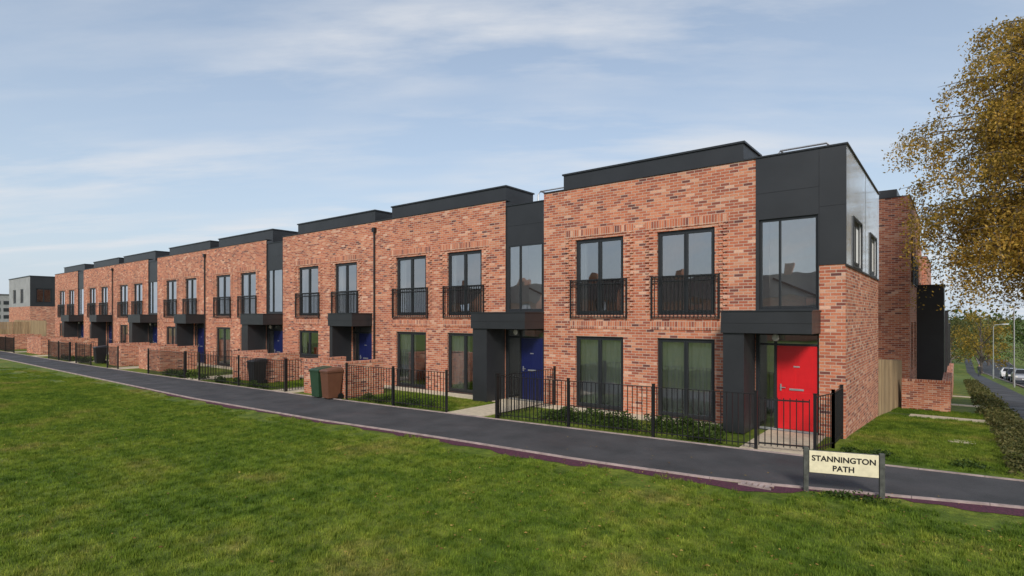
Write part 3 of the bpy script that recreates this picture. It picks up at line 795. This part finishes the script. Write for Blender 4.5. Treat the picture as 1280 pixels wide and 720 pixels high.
# ------------------------------------------------------------ street lamp, cars, pedestrian
def lamp(x,y):
    z=zt(y); mb=B(); mb.tube([(x,y,z),(x,y,z+1.2)],.08,MMET,10); mb.tube([(x,y,z+1.2),(x,y,z+6.6),(x+.1,y,z+6.9),(x+.9,y,z+7.0)],[.05,.04,.035,.03],MMET,8)
    mb.hexa([(x+.8,y-.1,z+6.95),(x+1.5,y-.07,z+7.0),(x+1.5,y+.07,z+7.0),(x+.8,y+.1,z+6.95),(x+.8,y-.1,z+7.08),(x+1.5,y-.05,z+7.08),(x+1.5,y+.05,z+7.08),(x+.8,y+.1,z+7.08)],MMET)
    mb.make('street_lamp')
lamp(3.75,62); lamp(3.75,95)
MTY=simple('tyre',(.012,.012,.012),.8,0,.1)
def car(x,y,paint,name='parked_car'):
    z=zt(y)
    e=empty(name,(x,y,z)); e.rotation_euler=(math.atan(-.065),0,0)
    b=B(); gg=B()
    prof=[(-2.1,.35),(-2.12,.62),(-2.0,.88),(-1.2,.98),(-.55,1.42),(.85,1.46),(1.75,1.02),(2.05,.95),(2.1,.5),(2.05,.3)]
    hw=[.80,.86,.86,.84,.62,.62,.80,.82,.84,.80]
    n=len(prof); k=b.mi(paint)
    for s in (-1,1):
        for (p,q),w in zip(prof,hw): b.v.append((s*w,p,q))
    for i in range(n-1): b.f.append((i,i+1,n+i+1,n+i)); b.m.append(k)
    b.f.append((0,n,2*n-1,n-1)); b.m.append(k)
    for o in (0,n):
        b.f.append(tuple(o+i for i in (0,1,2,3,6,7,8,9))); b.m.append(k)
        b.f.append(tuple(o+i for i in (3,4,5,6))); b.m.append(k)
    for s in (-1,1):
        gg.poly([(s*.80,-1.0,1.03),(s*.645,-.5,1.38),(s*.645,.8,1.41),(s*.79,1.45,1.06)],MBK)
    gg.poly([(-.7,-1.17,1.02),(.7,-1.17,1.02),(.55,-.6,1.41),(-.55,-.6,1.41)],MBK); gg.poly([(-.68,1.70,1.07),(.68,1.70,1.07),(.55,.92,1.45),(-.55,.92,1.45)],MBK)
    for s in (-1,1):
        gg.box(s*.7-.12,s*.7+.12,-2.14,-2.05,.62,.78,MWH); gg.box(s*.72-.1,s*.72+.1,2.04,2.115,.68,.88,MRED)
    gg.box(-.26,.26,-2.15,-2.1,.42,.52,MWH)
    w=B()
    for s in (-1,1):
        for yy_ in (-1.3,1.3):
            w.tube([(s*.66,yy_,.32),(s*.87,yy_,.32)],.32,MTY,18); w.tube([(s*.87,yy_,.32),(s*.885,yy_,.32)],.2,MMET,14)
    for mb,nm,bv in ((b,'body',.05),(gg,'glazing_and_lights',0),(w,'wheels',0)):
        o=mb.make(nm,None,(0,0,0),bv); o.parent=e
car(5.3,76,simple('silver_paint',(.45,.46,.48),.3,.6,.05)); car(5.3,84,simple('dark_paint',(.02,.025,.04),.25,.3,.05)); car(5.4,97,simple('white_car_paint',(.7,.7,.7),.3,0,.05))
car(9.4,66,simple('blue_paint',(.03,.06,.15),.3,.3,.05))
def person(x,y):
    z=zt(y); me=bpy.data.meshes.new('pedestrian')
    J=[(0,0,.95),(0,0,1.2),(0,.02,1.42),(0,.02,1.52),(0,.0,1.66),(0,.0,1.76),
       (-.1,0,.9),(-.1,-.16,.5),(-.1,-.1,.08),(-.1,-.24,.04),(.1,0,.9),(.1,.12,.5),(.1,.32,.12),(.1,.22,.05),
       (-.2,.02,1.4),(-.24,.12,1.12),(-.22,.05,.88),(.2,.02,1.4),(.24,-.06,1.12),(.22,-.2,.92)]
    E=[(0,1),(1,2),(2,3),(3,4),(4,5),(0,6),(6,7),(7,8),(8,9),(0,10),(10,11),(11,12),(12,13),(2,14),(14,15),(15,16),(2,17),(17,18),(18,19)]
    rad=[.15,.14,.15,.055,.1,.08,.1,.07,.05,.04,.1,.07,.05,.04,.07,.05,.035,.07,.05,.035]
    me.from_pydata(J,E,[]); o=bpy.data.objects.new('pedestrian',me); scene.collection.objects.link(o)
    o.location=(x,y,z+.02); o.modifiers.new('s','SKIN')
    for v,r in zip(me.skin_vertices[0].data,rad): v.radius=(r,r*.8)
    me.skin_vertices[0].data[0].use_root=True
    o.modifiers.new('sub','SUBSURF').render_levels=2
    m,nt,b=newmat('clothes_and_skin'); tc=N(nt,'ShaderNodeTexCoord'); s=N(nt,'ShaderNodeSeparateXYZ'); nt.links.new(tc.outputs['Object'],s.inputs[0])
    c=ramp(nt,M(nt,'DIVIDE',s.outputs[2],1.85),[(0,(.02,.02,.02)),(.05,(.03,.035,.06)),(.5,(.03,.03,.035)),(.8,(.45,.28,.2)),(.91,(.05,.03,.02))],'CONSTANT')
    nt.links.new(c,b.inputs['Base Color']); me.materials.append(m)
person(2.6,105)

# ------------------------------------------------------------ world / light
w=bpy.data.worlds.new('World'); scene.world=w; w.use_nodes=True; nt=w.node_tree; nt.nodes.clear()
out=N(nt,'ShaderNodeOutputWorld'); bg=N(nt,'ShaderNodeBackground'); bg.inputs[1].default_value=.15
sk=N(nt,'ShaderNodeTexSky'); sk.sky_type='NISHITA'; sk.sun_disc=False
EL=34; AZ=148
sk.sun_elevation=math.radians(EL); sk.sun_rotation=math.radians(AZ); sk.air_density=1.0; sk.dust_density=1.2; sk.ozone_density=1.2
tc=N(nt,'ShaderNodeTexCoord'); sp=N(nt,'ShaderNodeSeparateXYZ'); nt.links.new(tc.outputs['Generated'],sp.inputs[0])
zz=M(nt,'ADD',M(nt,'MAXIMUM',sp.outputs[2],0.0),.12)
cx=M(nt,'DIVIDE',sp.outputs[0],zz); cy=M(nt,'DIVIDE',sp.outputs[1],zz)
c38,s38=math.cos(math.radians(36)),math.sin(math.radians(36))
ru=M(nt,'ADD',M(nt,'MULTIPLY',cx,c38),M(nt,'MULTIPLY',cy,s38)); rv=M(nt,'SUBTRACT',M(nt,'MULTIPLY',cy,c38),M(nt,'MULTIPLY',cx,s38))
cb=N(nt,'ShaderNodeCombineXYZ'); nt.links.new(M(nt,'MULTIPLY',ru,.42),cb.inputs[0]); nt.links.new(M(nt,'MULTIPLY',rv,1.25),cb.inputs[1])
n1=noise(nt,2.0,8,.58,cb.outputs[0]); n2=noise(nt,.9,3,.5,cb.outputs[0])
cl=M(nt,'MULTIPLY',ramp(nt,n1,[(.42,(0,0,0)),(.62,(1,1,1))]),ramp(nt,n2,[(.40,(0.1,0.1,0.1)),(.56,(1,1,1))]))
hz=M(nt,'POWER',M(nt,'SUBTRACT',1.0,M(nt,'MAXIMUM',sp.outputs[2],0.0)),4.0)
base=mixc(nt,M(nt,'MINIMUM',M(nt,'ADD',M(nt,'MULTIPLY',hz,.6),.36),.95),sk.outputs[0],(3.9,4.5,5.2))
col=mixc(nt,M(nt,'MULTIPLY',cl,.72),base,(5.2,5.3,5.5))
nt.links.new(col,bg.inputs[0]); nt.links.new(bg.outputs[0],out.inputs[0])
sl=bpy.data.lights.new('sun','SUN'); sl.energy=2.8; sl.angle=math.radians(12); sl.color=(1,.92,.82)
so=bpy.data.objects.new('sun',sl); scene.collection.objects.link(so)
az=math.radians(AZ); el=math.radians(EL)
dv=Vector((math.sin(az)*math.cos(el),math.cos(az)*math.cos(el),math.sin(el)))
so.rotation_euler=dv.to_track_quat('Z','Y').to_euler(); so.location=(0,-20,30)
cd=bpy.data.cameras.new('camera'); cam=bpy.data.objects.new('camera',cd); scene.collection.objects.link(cam)
cd.sensor_width=36; cd.lens=703/1280*36; cd.shift_y=36/1280; cd.clip_end=6000
cam.location=(0,0,2.75); cam.rotation_euler=(math.pi/2,0,math.radians(38.3)); scene.camera=cam
scene.view_settings.view_transform='Standard'; scene.view_settings.look='None'; scene.view_settings.exposure=0
